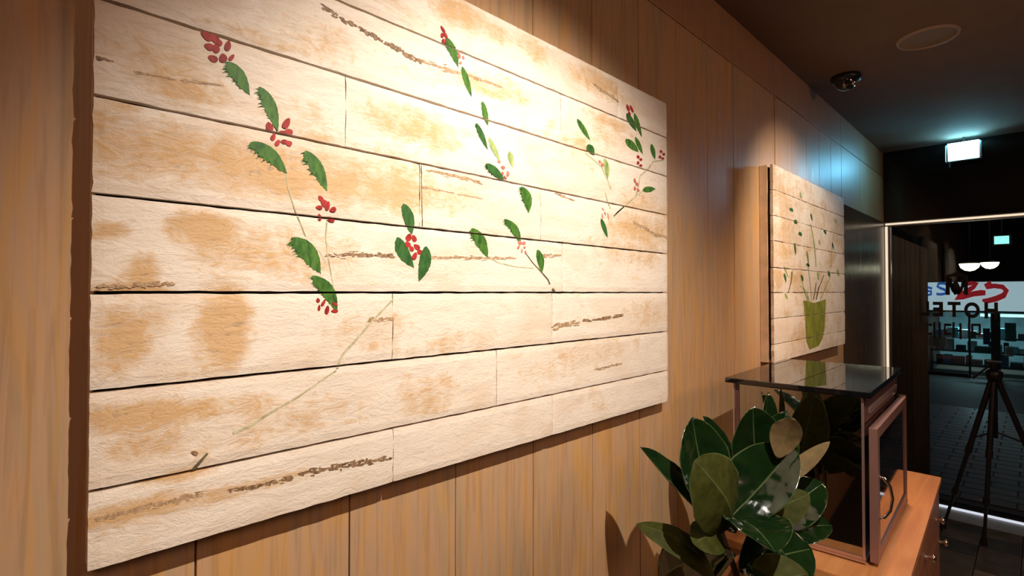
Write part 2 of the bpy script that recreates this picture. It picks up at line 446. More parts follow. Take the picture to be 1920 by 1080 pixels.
boxo('backing_board', (.010, yL+.006, rows1[-1]+.006), (BX-.014, yR-.006, rows1[0]-.006), M_gap, b1)
for lo, hi in (((0.0012, yL+.001, rows1[-1]+.001), (.010, yL+.035, rows1[0]-.001)), ((0.0012, yR-.035, rows1[-1]+.001), (.010, yR-.001, rows1[0]-.001)),
               ((0.0012, yL+.036, rows1[-1]+.001), (.010, yR-.036, rows1[-1]+.035)), ((0.0012, yL+.036, rows1[0]-.035), (.010, yR-.036, rows1[0]-.001))):
    boxo('batten', lo, hi, M_boardframe, b1)
PX = BX+.0006
def P3(px, py):
    p = B(px, py); return Vector((PX, p.y, p.z))
def leaf_stroke(p0, p1, w_, fuzz=1, seed=0, parent=None, mat=None, rows=rows1, conv=P3, lift=0, bend=.0):
    rnd = random.Random(seed*91+5)
    n = 30; dx, dy = p1[0]-p0[0], p1[1]-p0[1]; l = math.hypot(dx, dy); nx, ny = dy/l, -dx/l     # nx,ny: right-hand normal
    prof = []
    for i in range(n+1):
        t = i/n; prof.append(w_/2*(math.sin(PI*min(1, t*1.02)**.8)**.75 if 0 < t < 1 else .06))
    left = []; right = []; mid = []
    for i in range(n+1):
        t = i/n; bx = math.sin(PI*t)*bend*l
        cx, cy = p0[0]+dx*t+nx*bx, p0[1]+dy*t+ny*bx
        fz = fuzz*w_*.26*rnd.choice((1, .1, -.5, .5, -.2))*rnd.uniform(.3, 1.2)*(1-t*.6) if 0 < i < n else 0
        mid.append((cx, cy)); right.append((cx+nx*(prof[i]*rnd.uniform(.92, 1.06)), cy+ny*prof[i]))
        left.append((cx-nx*(prof[i]+fz), cy-ny*(prof[i]+fz)-max(0, fz)*.3))
    def build(bm):
        A = [[bm.verts.new(conv(*p)+Vector((lift, 0, 0))) for p in s_] for s_ in (left, mid, right)]
        for a, b in ((A[0], A[1]), (A[1], A[2])):
            for i in range(n): bm.faces.new((a[i], a[i+1], b[i+1], b[i]))
        for (p, q, r_) in spikes: bm.faces.new([bm.verts.new(conv(*c_)+Vector((lift+.00003, 0, 0))) for c_ in (p, q, r_)])
    spikes = []
    if fuzz >= .5:
        for k in range(int(30*fuzz)):
            i = min(n-1, int(abs(rnd.gauss(.22, .22))*n)+1); x_, y_ = left[i]; L_ = w_*rnd.uniform(.10, .34)*(1-.5*i/n)
            ux, uy = -nx*.9-dx/l*rnd.uniform(-.2, .7), -ny*.9-dy/l*rnd.uniform(-.2, .7); h_ = rnd.uniform(.5, 1.0)
            spikes.append(((x_+nx*2+dx/l*h_, y_+ny*2+dy/l*h_), (x_+nx*2-dx/l*h_, y_+ny*2-dy/l*h_), (x_+ux*L_, y_+uy*L_)))
    return decal('painted_leaf', build, rows, mat or M_leafpaint, parent)
LV = [((424,116),(468,178),25,1,.05,0),((486,163),(521,247),24,1,.05,0),((469,267),(538,325),27,1,.06,0),((572,283),(613,358),25,1,.04,0),((546,446),(601,513),33,.8,.08,0),((585,517),(632,586),25,.6,.10,0),
      ((756,382),(772,441),20,.3,.05,2),((744,445),(776,502),23,.3,-.05,2),((799,462),(785,528),22,.2,.06,2),((884,428),(914,483),21,.5,.05,0),((945,411),(976,457),15,.5,.10,0),((1008,468),(1016,512),13,.2,.04,0),
      ((978,350),(991,399),18,.5,.08,0),((893,231),(914,280),10,.6,0,2),((904,190),(915,236),10,.4,0,0),((916,258),(937,302),9,.3,0,1),((955,284),(961,313),10,.2,0,1),((911,307),(945,337),15,.8,0,2),
      ((836,70),(859,126),15,.5,.03,0),((866,125),(884,181),11,.3,0,0),((1082,223),(1106,263),9,.2,0,0),((1102,271),(1114,291),13,.1,0,2),((1133,297),(1139,336),9,.1,.05,1),((1175,212),(1193,246),10,.1,0,2),
      ((1189,212),(1203,257),8,.1,0,0),((1173,261),(1197,285),13,.1,0,0),((1191,257),(1205,289),8,.1,0,0),((1221,270),(1228,299),8,.1,0,0),((1205,356),(1229,354),11,.1,0,0),((1127,410),(1139,446),8,.1,0,2)]
for k, (a, b, w_, fz, bd, mi) in enumerate(LV):
    leaf_stroke(a, b, w_, fz, k, b1, (M_leafpaint, M_leafpale, M_leafdeep)[mi], bend=bd)
def flower(petals, mat, parent, conv=P3, rows=rows1, lift=.0003):
    def build(bm):
        for (cx, cy, L_, W_, ang) in petals:
            a = math.radians(ang); ux, uy = math.cos(a), math.sin(a)
            vs = []
            for k in range(12):
                t = 2*PI*k/12; e = math.cos(t)*L_/2; f = math.sin(t)*W_/2*(1+.25*math.cos(t))
                q = conv(cx+ux*e-uy*f, cy+uy*e+ux*f); vs.append(bm.verts.new(q+Vector((lift+petals.index((cx, cy, L_, W_, ang))*.00006, 0, 0))))
            bm.faces.new(vs)
    return decal('painted_flower', build, rows, mat, parent)
FL = [([(387,67,26,13,45),(402,71,26,13,50),(411,80,14,10,60),(392,88,20,13,25),(405,91,18,13,80),(427,86,20,12,100),(399,110,20,12,25),(418,109,17,15,80),(434,108,14,8,130)], 0),
      ([(537,231,22,13,120),(541,248,16,13,30),(530,249,16,8,10),(505,238,20,12,70),(512,257,15,9,110),(520,268,13,9,120),(532,266,14,9,5),(541,269,13,10,20)], 0),
      ([(601,372,13,8,50),(608,381,18,12,50),(614,386,18,9,100),(598,389,13,8,10),(624,393,13,10,-10),(599,407,13,7,70),(619,411,18,9,25)], 0),
      ([(596,563,9,7,80),(598,577,12,5,95),(613,581,17,8,100),(606,568,14,6,120),(627,583,13,7,0),(627,570,10,6,20)], 0),
      ([(766,445,15,11,110),(776,447,14,9,70),(764,458,12,10,60),(771,466,12,8,60),(781,463,14,9,40),(786,472,10,9,50),(777,480,15,9,110)], 0),
      ([(974,455,9,6,50),(981,456,9,6,0),(972,463,8,4,110),(983,464,5,4,0),(978,470,8,3,90),(985,473,8,3,70)], 1),
      ([(830,55,16,5,60),(829,66,10,6,80),(835,66,16,5,65),(832,77,10,7,60)], 0), ([(859,98,10,4,80),(866,97,7,4,40),(861,106,9,5,90),(868,108,8,4,70),(863,118,6,5,0)], 1),
      ([(935,303,7,5,30),(943,314,8,6,30),(942,325,7,4,80),(952,325,10,5,80),(947,332,8,4,40)], 1), ([(1177,202,14,5,70),(1184,204,16,4,65),(1180,213,9,4,70)], 0),
      ([(1196,294,7,5,60),(1201,299,6,5,30),(1196,305,6,5,90),(1201,310,6,4,20)], 0), ([(1239,284,6,5,60),(1244,289,6,5,30),(1237,294,6,5,90),(1242,297,6,4,20)], 0),
      ([(1190,338,9,4,80),(1194,345,8,5,60),(1190,353,8,4,80),(1196,356,7,4,50)], 1), ([(1124,303,6,4,60),(1129,309,8,5,70)], 1), ([(1130,392,7,2,50),(1134,400,8,2,70),(1140,405,14,2,80),(1129,405,10,2,80)], 1)]
for pet, mi in FL: flower(pet, (M_red, M_pink)[mi], b1)
def stroke(name, pts, ws, mat, parent, conv=P3, rows=rows1, lift=0., jag=0, seed=1):
    rnd = random.Random(seed); q = []
    for a, b in zip(pts, pts[1:]):
        n = max(1, int(math.hypot(b[0]-a[0], b[1]-a[1])/(6 if jag else 14)))
        for i in range(n): q.append((a[0]+(b[0]-a[0])*i/n, a[1]+(b[1]-a[1])*i/n))
    q.append(pts[-1]); n = len(q); ww = []
    for i in range(n):
        t = i/(n-1); w_ = ws[0]+(ws[1]-ws[0])*t
        if jag: w_ = max(.5, w_*rnd.uniform(1-jag, 1+jag))*(min(1, t*12+.1))*(min(1, (1-t)*10+.1))
        ww.append(w_)
    q = [(a, b+(rnd.uniform(-1, 1)*ws[0]*.22 if jag else 0)) for a, b in q]
    def build(bm):
        L = []; R = []
        for i, (a, b) in enumerate(q):
            p = q[max(i-1, 0)]; r_ = q[min(i+1, n-1)]; dx, dy = r_[0]-p[0], r_[1]-p[1]; l = math.hypot(dx, dy) or 1
            L.append(bm.verts.new(conv(a-dy/l*ww[i]/2, b+dx/l*ww[i]/2)+Vector((lift, 0, 0)))); R.append(bm.verts.new(conv(a+dy/l*ww[i]/2, b-dx/l*ww[i]/2)+Vector((lift, 0, 0))))
        for i in range(n-1): bm.faces.new((L[i], L[i+1], R[i+1], R[i]))
    return decal(name, build, rows, mat, parent)
for k, (pts, ws, m) in enumerate([
    ([(537,325),(539,350),(550,385),(562,415),(573,443)], (2.2,2), M_stem), ([(613,416),(611,440),(613,470),(620,510),(625,538)], (2.5,2), M_stem), ([(598,470),(612,495)], (1.5,1.5), M_stem),
    ([(738,560),(700,600),(665,640),(642,665),(632,690)], (3,5), M_stem), ([(631,694),(600,715),(560,743),(500,778),(470,798),(437,812)], (2.5,5), M_stem), ([(389,850),(375,866),(361,882)], (4,7), M_stemdark),
    ([(912,480),(935,493),(965,500),(1000,503)], (2,1.6), M_stem), ([(986,475),(998,492),(1016,511),(1027,524),(1031,533)], (1.5,3), M_stemdark), ([(1036,541),(1041,549)], (4,4), M_stemdark),
    ([(1245,300),(1225,303),(1214,318),(1200,330),(1197,350),(1193,367),(1173,385),(1150,405)], (3,2.5), M_stem), ([(1206,356),(1196,367)], (2,2), M_stem),
    ([(1098,287),(1116,302),(1128,312),(1138,335),(1146,355)], (2,2.5), M_stem), ([(1135,360),(1140,380),(1145,392)], (2,1.5), M_stem), ([(1170,387),(1158,398),(1150,408)], (2,3), M_stem)]):
    stroke('painted_stem', pts, ws, m, b1, seed=k, lift=-.0002)
def flakes(name, pts, ws, mat, parent, seed):
    rnd = random.Random(seed); tot = sum(math.hypot(b[0]-a[0], b[1]-a[1]) for a, b in zip(pts, pts[1:]))
    F_ = []
    for (a, b) in zip(pts, pts[1:]):
        l = math.hypot(b[0]-a[0], b[1]-a[1]); ang = math.degrees(math.atan2(b[1]-a[1], b[0]-a[0]))
        for i in range(int(l/1.5)):
            t = rnd.random(); w_ = ws[0]+(ws[1]-ws[0])*t; o_ = rnd.gauss(0, .27)*w_
            F_.append((a[0]+(b[0]-a[0])*t, a[1]+(b[1]-a[1])*t+o_, rnd.uniform(4, 15), rnd.uniform(.22, .55)*w_*rnd.uniform(.6, 1.1), ang+rnd.uniform(-9, 9)))
    def build(bm):
        for k, (cx, cy, L_, W_, an) in enumerate(F_):
            a = math.radians(an); ux, uy = math.cos(a), math.sin(a); vs = []
            for e, f in ((-.5, 0), (-.2, .45), (.2, .5), (.5, 0), (.25, -.5), (-.25, -.42)):
                q = P3(cx+ux*e*L_-uy*f*W_, cy+uy*e*L_+ux*f*W_); vs.append(bm.verts.new(q+Vector((-.0003+k*.0000015, 0, 0))))
            bm.faces.new(vs)
    return decal(name, build, rows1, mat, parent)
for k, (pts, ws, m) in enumerate([
    ([(606,13),(650,40),(700,68),(745,93),(790,118)], (9,9), M_streak), ([(785,112),(830,128),(880,142),(938,162)], (9,3), M_streakpale),
    ([(613,478),(660,478),(740,480)], (7,8), M_streak), ([(800,482),(850,483),(930,484),(965,484)], (7,4), M_streakpale), ([(1020,480),(1050,479)], (7,6), M_streakpale),
    ([(182,973),(230,962),(300,945),(380,925)], (9,9), M_streakpale), ([(430,918),(480,912),(545,896)], (7,8), M_streak), ([(563,888),(610,880),(650,872),(704,864)], (11,9), M_streak), ([(710,862),(736,859)], (8,6), M_streak),
    ([(1037,613),(1060,609),(1084,605)], (9,9), M_streakpale), ([(1095,602),(1130,597),(1165,592)], (7,5), M_streak), ([(1120,692),(1165,683)], (4,4), M_streakpale), ([(690,602),(735,596)], (9,7), M_streakpale),
    ([(182,108),(212,115)], (8,3), M_streak), ([(800,318),(850,330),(903,342)], (6,6), M_streakpale), ([(790,310),(792,420)], (2.5,2), M_streak), ([(790,350),(850,362),(900,372)], (5,2), M_streakpale), ([(1190,418),(1230,440),(1250,446)], (6,4), M_streakpale), ([(250,134),(330,150),(420,160)], (7,2), M_streakpale), ([(1115,160),(1160,190)], (6,5), M_streakpale),
    ([(182,538),(240,536),(325,531)], (9,8), M_streakpale), ([(1040,362),(1075,375)], (4,3), M_streakpale)]):
    flakes('grain_streak', pts, ws, m, b1, k+40)
flower([(365,849,13,8,20)], M_streak, b1).name = 'knot'

# far board ---------------------------------------------------------
BX2 = .060
b2 = thing('plank_painting', 'plank board painted with an olive green vase, hanging farther along the wall', 'painting', (0, 0, 0))
y2L = onX(1451, 500, BX2).y; y2R = onX(1584, 520, BX2).y
rows2 = [ZE+r for r in (.572, .460, .345, .232, .112, 0, -.115, -.23, -.312)]
def stain2(y, z): return .22+.5*noise.noise(Vector((y*6, z*9, 3.3)))
j2 = [[.45], [.3], [.62], [.35], [.55], [.4, .8], [.3], [.5]]
for r in range(8):
    cuts = [y2L]+[y2L+(y2R-y2L)*t for t in j2[r]]+[y2R]
    for c, (a, b) in enumerate(zip(cuts, cuts[1:])):
        plank('plank', BX2-.014, BX2, a+.001, b-.001, rows2[r+1]+.0016, rows2[r]-(.0016 if r else 0), b2, stain2, 90+r*5.1+c, step=.025, wob=.003)
boxo('backing_board', (.034, y2L+.012, rows2[-1]+.012), (BX2-.014, y2R-.012, rows2[0]-.012), M_gap, b2)
for lo, hi in (((0.0012, y2L, rows2[-1]), (.034, y2L+.03, rows2[0])), ((0.0012, y2R-.03, rows2[-1]), (.034, y2R, rows2[0])), ((0.0012, y2L+.031, rows2[-1]), (.034, y2R-.031, rows2[-1]+.03)), ((0.0012, y2L+.031, rows2[0]-.03), (.034, y2R-.031, rows2[0]))):
    boxo('side_frame', lo, hi, M_boardframe, b2)
def P4(px, py):
    p = onX(px, py, BX2); return Vector((BX2+.0008, p.y, p.z))
def vase(bm):
    Lx = [(1506,563),(1509,590),(1510,615),(1512,640),(1518,655)]; Rx = [(1548,561),(1547,590),(1546,615),(1542,635),(1535,648)]
    A = [bm.verts.new(P4(*p)) for p in Lx]; Bv = [bm.verts.new(P4(*p)) for p in Rx]; m_ = [bm.verts.new(P4((a[0]+b[0])/2, (a[1]+b[1])/2+(6 if k == 0 else 0))) for k, (a, b) in enumerate(zip(Lx, Rx))]
    for i in range(4): bm.faces.new((A[i], A[i+1], m_[i+1], m_[i])); bm.faces.new((m_[i], m_[i+1], Bv[i+1], Bv[i]))
decal('painted_vase', vase, rows2, M_vase, b2)
for k, (a, b, w_) in enumerate([((1481,390),(1487,397),6),((1490,412),(1494,420),6),((1498,435),(1503,443),6),((1470,512),(1474,530),4),((1490,455),(1492,480),3),((1513,470),(1517,500),3),((1502,515),(1506,528),4),
                                ((1533,510),(1536,525),4),((1553,508),(1556,520),4),((1570,505),(1573,518),4),((1512,494),(1518,500),5),((1472,550),(1477,562),4),((1545,430),(1549,440),4),((1565,410),(1568,420),4),((1520,400),(1523,415),3),((1535,450),(1538,460),3),((1560,455),(1563,468),3),((1500,360),(1503,372),3)]):
    leaf_stroke(a, b, w_, .2, 300+k, b2, (M_leafdeep, M_leafpale)[k % 2 if k > 3 else 0], rows2, P4)
for k, pts in enumerate([[(1515,566),(1508,545),(1503,525)],[(1522,564),(1520,540),(1516,505),(1512,470)],[(1530,562),(1535,540),(1545,515)],[(1538,562),(1545,545),(1556,520)],[(1518,565),(1513,548),(1500,535)],[(1485,510),(1483,530),(1478,548)],[(1530,500),(1527,460),(1520,420)],[(1558,500),(1560,460),(1566,425)],[(1525,562),(1528,545),(1530,530)],[(1470,500),(1478,520),(1487,505)]]):
    stroke('painted_stem', pts, (2, 1.2), (M_leafpale, M_stem, M_stemdark)[k % 3], b2, P4, rows2, seed=80+k)

# ------------------------------------------------------------------ counter
TH = math.radians(2.3); CZ = .90
def rotz(p, o, a): 
    c, s = math.cos(a), math.sin(a); return Vector((o.x+p[0]*c-p[1]*s, o.y+p[0]*s+p[1]*c, 0))
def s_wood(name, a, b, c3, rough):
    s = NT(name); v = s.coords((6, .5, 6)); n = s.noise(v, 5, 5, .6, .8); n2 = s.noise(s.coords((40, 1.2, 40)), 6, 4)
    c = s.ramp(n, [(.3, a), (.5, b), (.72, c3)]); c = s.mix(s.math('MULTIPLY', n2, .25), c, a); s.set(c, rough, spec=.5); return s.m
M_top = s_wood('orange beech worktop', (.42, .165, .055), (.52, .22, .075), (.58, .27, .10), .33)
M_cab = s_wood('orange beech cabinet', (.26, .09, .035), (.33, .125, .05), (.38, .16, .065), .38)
cF = onZ(1765, 895, CZ); cN = onZ(1708, 1079, CZ)
dirv = (cF-cN).normalized(); nearY = 1.60
cN2 = cF - dirv*((cF.y-nearY)/dirv.y)
yaw = math.atan2(-dirv.x, dirv.y)
ct = thing('counter_cabinet', 'orange beech counter along the wall, glossy top and chrome knobs', 'cabinet', (0, 0, 0))
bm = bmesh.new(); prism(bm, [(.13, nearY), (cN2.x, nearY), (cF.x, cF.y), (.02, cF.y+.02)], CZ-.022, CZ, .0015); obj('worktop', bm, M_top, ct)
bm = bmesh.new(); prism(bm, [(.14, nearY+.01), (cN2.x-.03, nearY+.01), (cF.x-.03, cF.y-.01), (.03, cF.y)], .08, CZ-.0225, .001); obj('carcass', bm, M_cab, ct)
bm = bmesh.new(); prism(bm, [(.16, nearY+.03), (cN2.x-.07, nearY+.03), (cF.x-.07, cF.y-.02), (.05, cF.y-.01)], 0, .0795); obj('plinth', bm, M_rubber, ct)
Lc = (cF-cN2).length; nrm = Vector((dirv.y, -dirv.x, 0)); nd = 3
for k in range(nd):
    a = cN2+dirv*(Lc*k/nd+.003); b = cN2+dirv*(Lc*(k+1)/nd-.003)
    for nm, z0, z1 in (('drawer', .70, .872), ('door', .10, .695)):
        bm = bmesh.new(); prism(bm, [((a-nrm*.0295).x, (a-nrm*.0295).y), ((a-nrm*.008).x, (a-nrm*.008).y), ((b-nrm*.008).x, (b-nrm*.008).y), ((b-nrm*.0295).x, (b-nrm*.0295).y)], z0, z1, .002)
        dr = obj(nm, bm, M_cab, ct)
        p = (a+b)/2 if nm == 'drawer' else (b-dirv*.04 if k % 2 == 0 else a+dirv*.04)
        z = .79 if nm == 'drawer' else .655
        bm = bmesh.new(); lathe(bm, [(0, .030), (.008, .030), (.0135, .025), (.0125, .019), (.006, .014), (.005, .004), (.009, .0), (0, 0)], seg=20)
        bmesh.ops.rotate(bm, verts=bm.verts, cent=(0, 0, 0), matrix=Matrix.Rotation(PI/2, 3, 'Y')); bmesh.ops.rotate(bm, verts=bm.verts, cent=(0, 0, 0), matrix=Matrix.Rotation(yaw, 3, 'Z'))
        q = p-nrm*.0078; bmesh.ops.translate(bm, verts=bm.verts, vec=(q.x, q.y, z)); obj('knob', bm, M_chrome, dr, True)

# ------------------------------------------------------------------ glass-fronted cabinet appliance on the counter
P0 = onZ(1624, 1060, CZ)
ap = thing('steriliser_cabinet', 'mirror-sided countertop sterilising cabinet with black glass top and framed door', 'appliance', (P0.x, P0.y, CZ), yaw)
def loc(p): return Matrix.Rotation(-yaw, 3, 'Z') @ (Vector(p)-Vector((P0.x, P0.y, CZ)))
# heights from the sight lines over the near corner
tb = (onY(1622, 745, P0.y).z)-CZ          # underside of the top slab
# distance to the plane of the near corner
slab_r = loc(onZ(1648, 731, CZ+tb+.0)); farc = loc(onZ(1693, 690, CZ+tb+.016))
Ld = farc.y; WB = .355
dtop = onY(1633, 803, P0.y).z-CZ
M_mirror = plain('dark mirror side glass', (.42, .41, .39), .035, 1, var=.02)
M_blackglass = NT('black glass top'); M_blackglass = M_blackglass.set((.004, .004, .005), .02, spec=.9)
M_frame = plain('rose brown anodised frame', (.30, .155, .125), .38, .45, var=.06)
M_trim = plain('pale rose metal trim', (.62, .42, .36), .25, .8, var=.04)
M_inner = plain('dark red brown enamel', (.085, .035, .028), .35)
bm = bmesh.new(); box(bm, (-WB+.004, .004, .012), (-.006, Ld-.012, tb-.002), .001); obj('body', bm, M_inner, ap)
boxo('side_panel', (-WB+.02, -.0005, .022), (-.008, .0035, tb-.004), M_mirror, ap)
boxo('base_rail', (-WB, -.003, .004), (-.001, Ld-.01, .0118), M_trim, ap, .001)
boxo('bottom_trim', (-WB+.004, -.003, .012), (-.008, .003, .0215), M_trim, ap, .0008)
boxo('corner_trim', (-.0075, -.003, .012), (-.001, .004, tb-.002), M_trim, ap, .0008)
boxo('corner_trim', (-WB, -.003, .012), (-WB+.0039, .004, tb-.002), M_trim, ap, .0008)
boxo('control_panel', (-.0055, .006, dtop+.012), (.001, Ld-.014, tb-.004), M_inner, ap, .001)
boxo('control_strip', (.0012, .05, dtop+.03), (.006, Ld-.05, dtop+.045), M_trim, ap, .001)
for fx, fy in ((-.03, .03), (-WB+.03, .03), (-.03, Ld-.04), (-WB+.03, Ld-.04)):
    bm = bmesh.new(); lathe(bm, [(0, 0), (.012, 0), (.012, .0039), (0, .0039)], (fx, fy, 0), 16); obj('foot', bm, M_rubber, ap)
bm = bmesh.new(); box(bm, (-WB-.02, -.018, tb), (slab_r.x+.006, Ld, tb+.016), .002); obj('top_slab', bm, M_blackglass, ap)
# door: frame bars, mirror glass, handle, hinge
dx0, dx1 = .009, .029
dr = boxo('door', (dx0+.004, .03, .03), (dx1-.004, Ld-.05, dtop-.028), NT('door mirror glass').set((.30, .26, .25), .05, 1), ap)
boxo('door_frame', (dx0, .0, .012), (dx1, .034, dtop), M_frame, dr, .0012)
boxo('door_frame', (dx0, Ld-.052, .012), (dx1, Ld-.02, dtop), M_frame, dr, .0012)
boxo('door_frame', (dx0, .0342, .012), (dx1, Ld-.0522, .042), M_frame, dr, .0012)
boxo('door_frame', (dx0, .0342, dtop-.03), (dx1, Ld-.0522, dtop), M_frame, dr, .0012)
bm = bmesh.new(); hz = dtop*.50; hh = .055
tube(bm, [(dx1, .017, hz+hh), (dx1+.010, .019, hz+hh), (dx1+.024, .025, hz+hh*.6), (dx1+.029, .028, hz), (dx1+.024, .025, hz-hh*.6), (dx1+.010, .019, hz-hh), (dx1, .017, hz-hh)], [.005, .0042, .0038, .0038, .0038, .0042, .005], 12)
obj('handle', bm, M_chrome, dr, True)
for z in (dtop+.0005, .004):
    boxo('hinge', (.0065, Ld-.045, z), (dx1+.002, Ld-.02, z+.007), M_chrome, ap, .001)

# ------------------------------------------------------------------ rubber plant
def leafmat():
    s = NT('glossy rubber plant leaf')
    n = s.noise(s.coords(), 25, 3); g = s.add('ShaderNodeNewGeometry')
    top = s.ramp(n, [(.3, (.003, .011, .003)), (.7, (.006, .019, .004))])
    n2 = s.noise(s.coords(), 60, 3)
    und = s.ramp(n2, [(.3, (.026, .030, .005)), (.7, (.044, .046, .009))])
    at = s.add('ShaderNodeAttribute', attribute_name='side')
    edge = s.add('ShaderNodeAttribute', attribute_name='rib')
    c = s.mix(at.outputs['Fac'], top, und); c = s.mix(s.math('MULTIPLY', edge.outputs['Fac'], .6), c, (.10, .14, .05))
    s.set(c, s.math('ADD', s.math('MULTIPLY', at.outputs['Fac'], .5), .11))
    s.link(s.math('SUBTRACT', .6, s.math('MULTIPLY', at.outputs['Fac'], .52)), s.bsdf.inputs['Specular IOR Level'])
    wv = s.add('ShaderNodeTexNoise'); wv.inputs['Scale'].default_value = 17; wv.inputs['Detail'].default_value = 1; s.link(s.coords(), wv.inputs['Vector']); s.bump(wv.outputs['Fac'], .6, .010)
    return s.m
M_leaf = leafmat()
def under_variant(name, a, b):
    m = M_leaf.copy(); m.name = name
    cr = [n for n in m.node_tree.nodes if n.type == 'VALTORGB'][1].color_ramp.elements
    cr[0].color = (*a, 1); cr[1].color = (*b, 1); return m
M_leaftan = under_variant('rubber plant leaf with tan underside', (.11, .075, .033), (.155, .105, .048))
def Pd(px, py, d):      # point at distance d in front of the viewer's place, used to lay out the crown
    r = ray(px, py); f = RM @ Vector((0, 0, -1)); return EYE + r*(d/r.dot(f))
def big_leaf(base, tip, width, nrm, sag=.12, fold=.25, mat=None, twist=0, parent=None, curl=0., shape=1.0):
    base = Vector(base); tip = Vector(tip); ax = tip-base; L = ax.length; t_ = ax.normalized()
    n_ = Vector(nrm); n_ = (n_-t_*n_.dot(t_)).normalized(); s_ = t_.cross(n_)
    NU = 18; VS = [-1, -.95, -.65, -.3, -.035, 0, .035, .3, .65, .95, 1]; NV = len(VS)-1
    bm = bmesh.new(); grid = {}
    info = []
    th = .0008
    for side in (0, 1):
        for i in range(NU+1):
            u = i/NU
            wd = width*.5*(math.sin(PI*u**1.12)**.66) if 0 < u < 1 else 0.0006
            cen = base+ax*u+n_*(sag*L*math.sin(PI*u)) - n_*(curl*L*u*u)
            for j in range(NV+1):
                v = VS[j]
                off = abs(v)*wd*fold + .03*wd*math.sin(u*26+j)*(abs(v)**2)
                a_ = twist*u; sv = s_*math.cos(a_)+n_*math.sin(a_)
                p = cen+sv*(v*wd)+n_*(off) - (n_*th*(1 if side else 0))
                vv = bm.verts.new(p); grid[side, i, j] = vv; info.append((side, 1.0 if abs(v) < .01 else (.8 if abs(v) > .99 else 0)))
    for i in range(NU):
        for j in range(NV):
            bm.faces.new((grid[0,i,j], grid[0,i,j+1], grid[0,i+1,j+1], grid[0,i+1,j])); bm.faces.new((grid[1,i,j], grid[1,i+1,j], grid[1,i+1,j+1], grid[1,i,j+1]))
        for j in (0, NV): bm.faces.new((grid[0,i,j], grid[0,i+1,j], grid[1,i+1,j], grid[1,i,j]))
    for i in (0, NU):
        for j in range(NV): bm.faces.new((grid[0,i,j], grid[1,i,j], grid[1,i,j+1], grid[0,i,j+1]))
    # which sheet ends up on top depends on the normal; side=1 is the underside sheet
    o = obj('leaf', bm, mat or M_leaf, parent, True)
    a1 = o.data.attributes.new('side', 'FLOAT', 'POINT'); a2 = o.data.attributes.new('rib', 'FLOAT', 'POINT')
    for k, (s0, r0) in enumerate(info): a1.data[k].value = s0; a2.data[k].value = r0
    return o
pl = thing('rubber_plant', 'rubber plant with broad glossy dark green leaves beside the mirrored cabinet', 'plant', (.30, 1.22, 0))
def plp(fn, *a, **k):
    o = fn(*a, **k); o.parent = pl; o.matrix_parent_inverse = Matrix.Translation((-.30, -1.22, 0)); return o
VW = -(RM @ Vector((0, 0, -1))); UP = Vector((0, 0, 1)); RT = RM @ Vector((1, 0, 0))
D0 = 1.22
ap1 = Pd(1350, 990, D0)
# (base px, tip px, base depth, tip depth, width m, normal in (right, up, toward viewer), sag, fold, material)
LF = [
 ((1352,985),(1298,782),D0+.02,D0+.07,.150,(.35,.25,1),-.06,.30,0),
 ((1368,988),(1302,864),D0-.03,D0-.13,.165,(-.25,-.45,-1),-.14,.22,0),
 ((1345,992),(1200,838),D0-.02,D0+.10,.100,(.8,.6,.55),-.03,.5,0),
 ((1352,988),(1490,836),D0-.01,D0+.0,.150,(-.75,.55,.75),-.04,.45,0),
 ((1458,860),(1488,784),D0-.01,D0-.04,.066,(.2,-.6,-1),.10,.15,1),
 ((1428,930),(1412,762),D0+.18,D0+.16,.150,(.0,.45,1),-.05,.30,0),
 ((1400,920),(1318,780),D0+.25,D0+.28,.10,(.5,.8,.6),-.04,.35,0),
 ((1440,940),(1440,735),D0+.30,D0+.34,.10,(.5,.5,.8),-.04,.4,0),
 ((1435,925),(1556,828),D0+.03,D0+.05,.040,(.3,-.6,-.8),.03,.2,1),
 ((1405,985),(1518,926),D0+.04,D0+.02,.085,(-.1,-.8,-.75),-.10,.2,0),
 ((1378,972),(1455,1036),D0-.03,D0-.17,.15,(.15,.95,.35),.10,.3,0),
 ((1385,1070),(1522,1029),D0-.02,D0-.02,.15,(-.1,.8,.75),.10,.3,0),
 ((1345,1095),(1194,982),D0-.05,D0-.02,.075,(-.3,-.8,-.6),-.20,.25,0),
 ((1350,1000),(1300,1020),D0-.05,D0-.13,.08,(.1,-.8,-.8),-.12,.2,0),
 ((1400,1110),(1515,1075),D0-.06,D0-.10,.11,(0,-.7,-.8),-.22,.2,0),
 ((1380,1040),(1290,1110),D0-.02,D0+.1,.12,(-.3,.9,.6),.1,.3,0),
 ((1420,960),(1475,770),D0+.22,D0+.22,.12,(-.4,.5,.8),-.04,.35,0),
 ((1430,1000),(1545,905),D0+.10,D0+.10,.12,(-.2,.7,.6),.08,.3,0),
 ((1430,1020),(1560,985),D0+.08,D0+.06,.12,(-.2,.9,.4),.12,.3,0),
 ((1370,1030),(1235,1090),D0,D0+.16,.13,(-.1,.8,.7),.1,.3,0),
 ((1380,1000),(1300,900),D0+.12,D0+.22,.13,(.3,.5,.8),.02,.3,0),
 ((1400,1060),(1475,1100),D0-.04,D0-.10,.13,(.1,.9,.5),.12,.3,0),
]
for (b_, t_, d0, d1, w_, nn, sg, fo, mi) in LF:
    n3 = RT*nn[0]+UP*nn[1]+VW*nn[2]
    B0 = Pd(*b_, d0); T0 = Pd(*t_, d1)
    T0.x = max(T0.x, .03)
    o = plp(big_leaf, B0, T0, w_, n3, sg, fo, M_leaftan if mi else M_leaf)
M_stalk = plain('brown plant stem', (.09, .06, .03), .7)
trunk = Pd(1385, 1150, D0+.06)
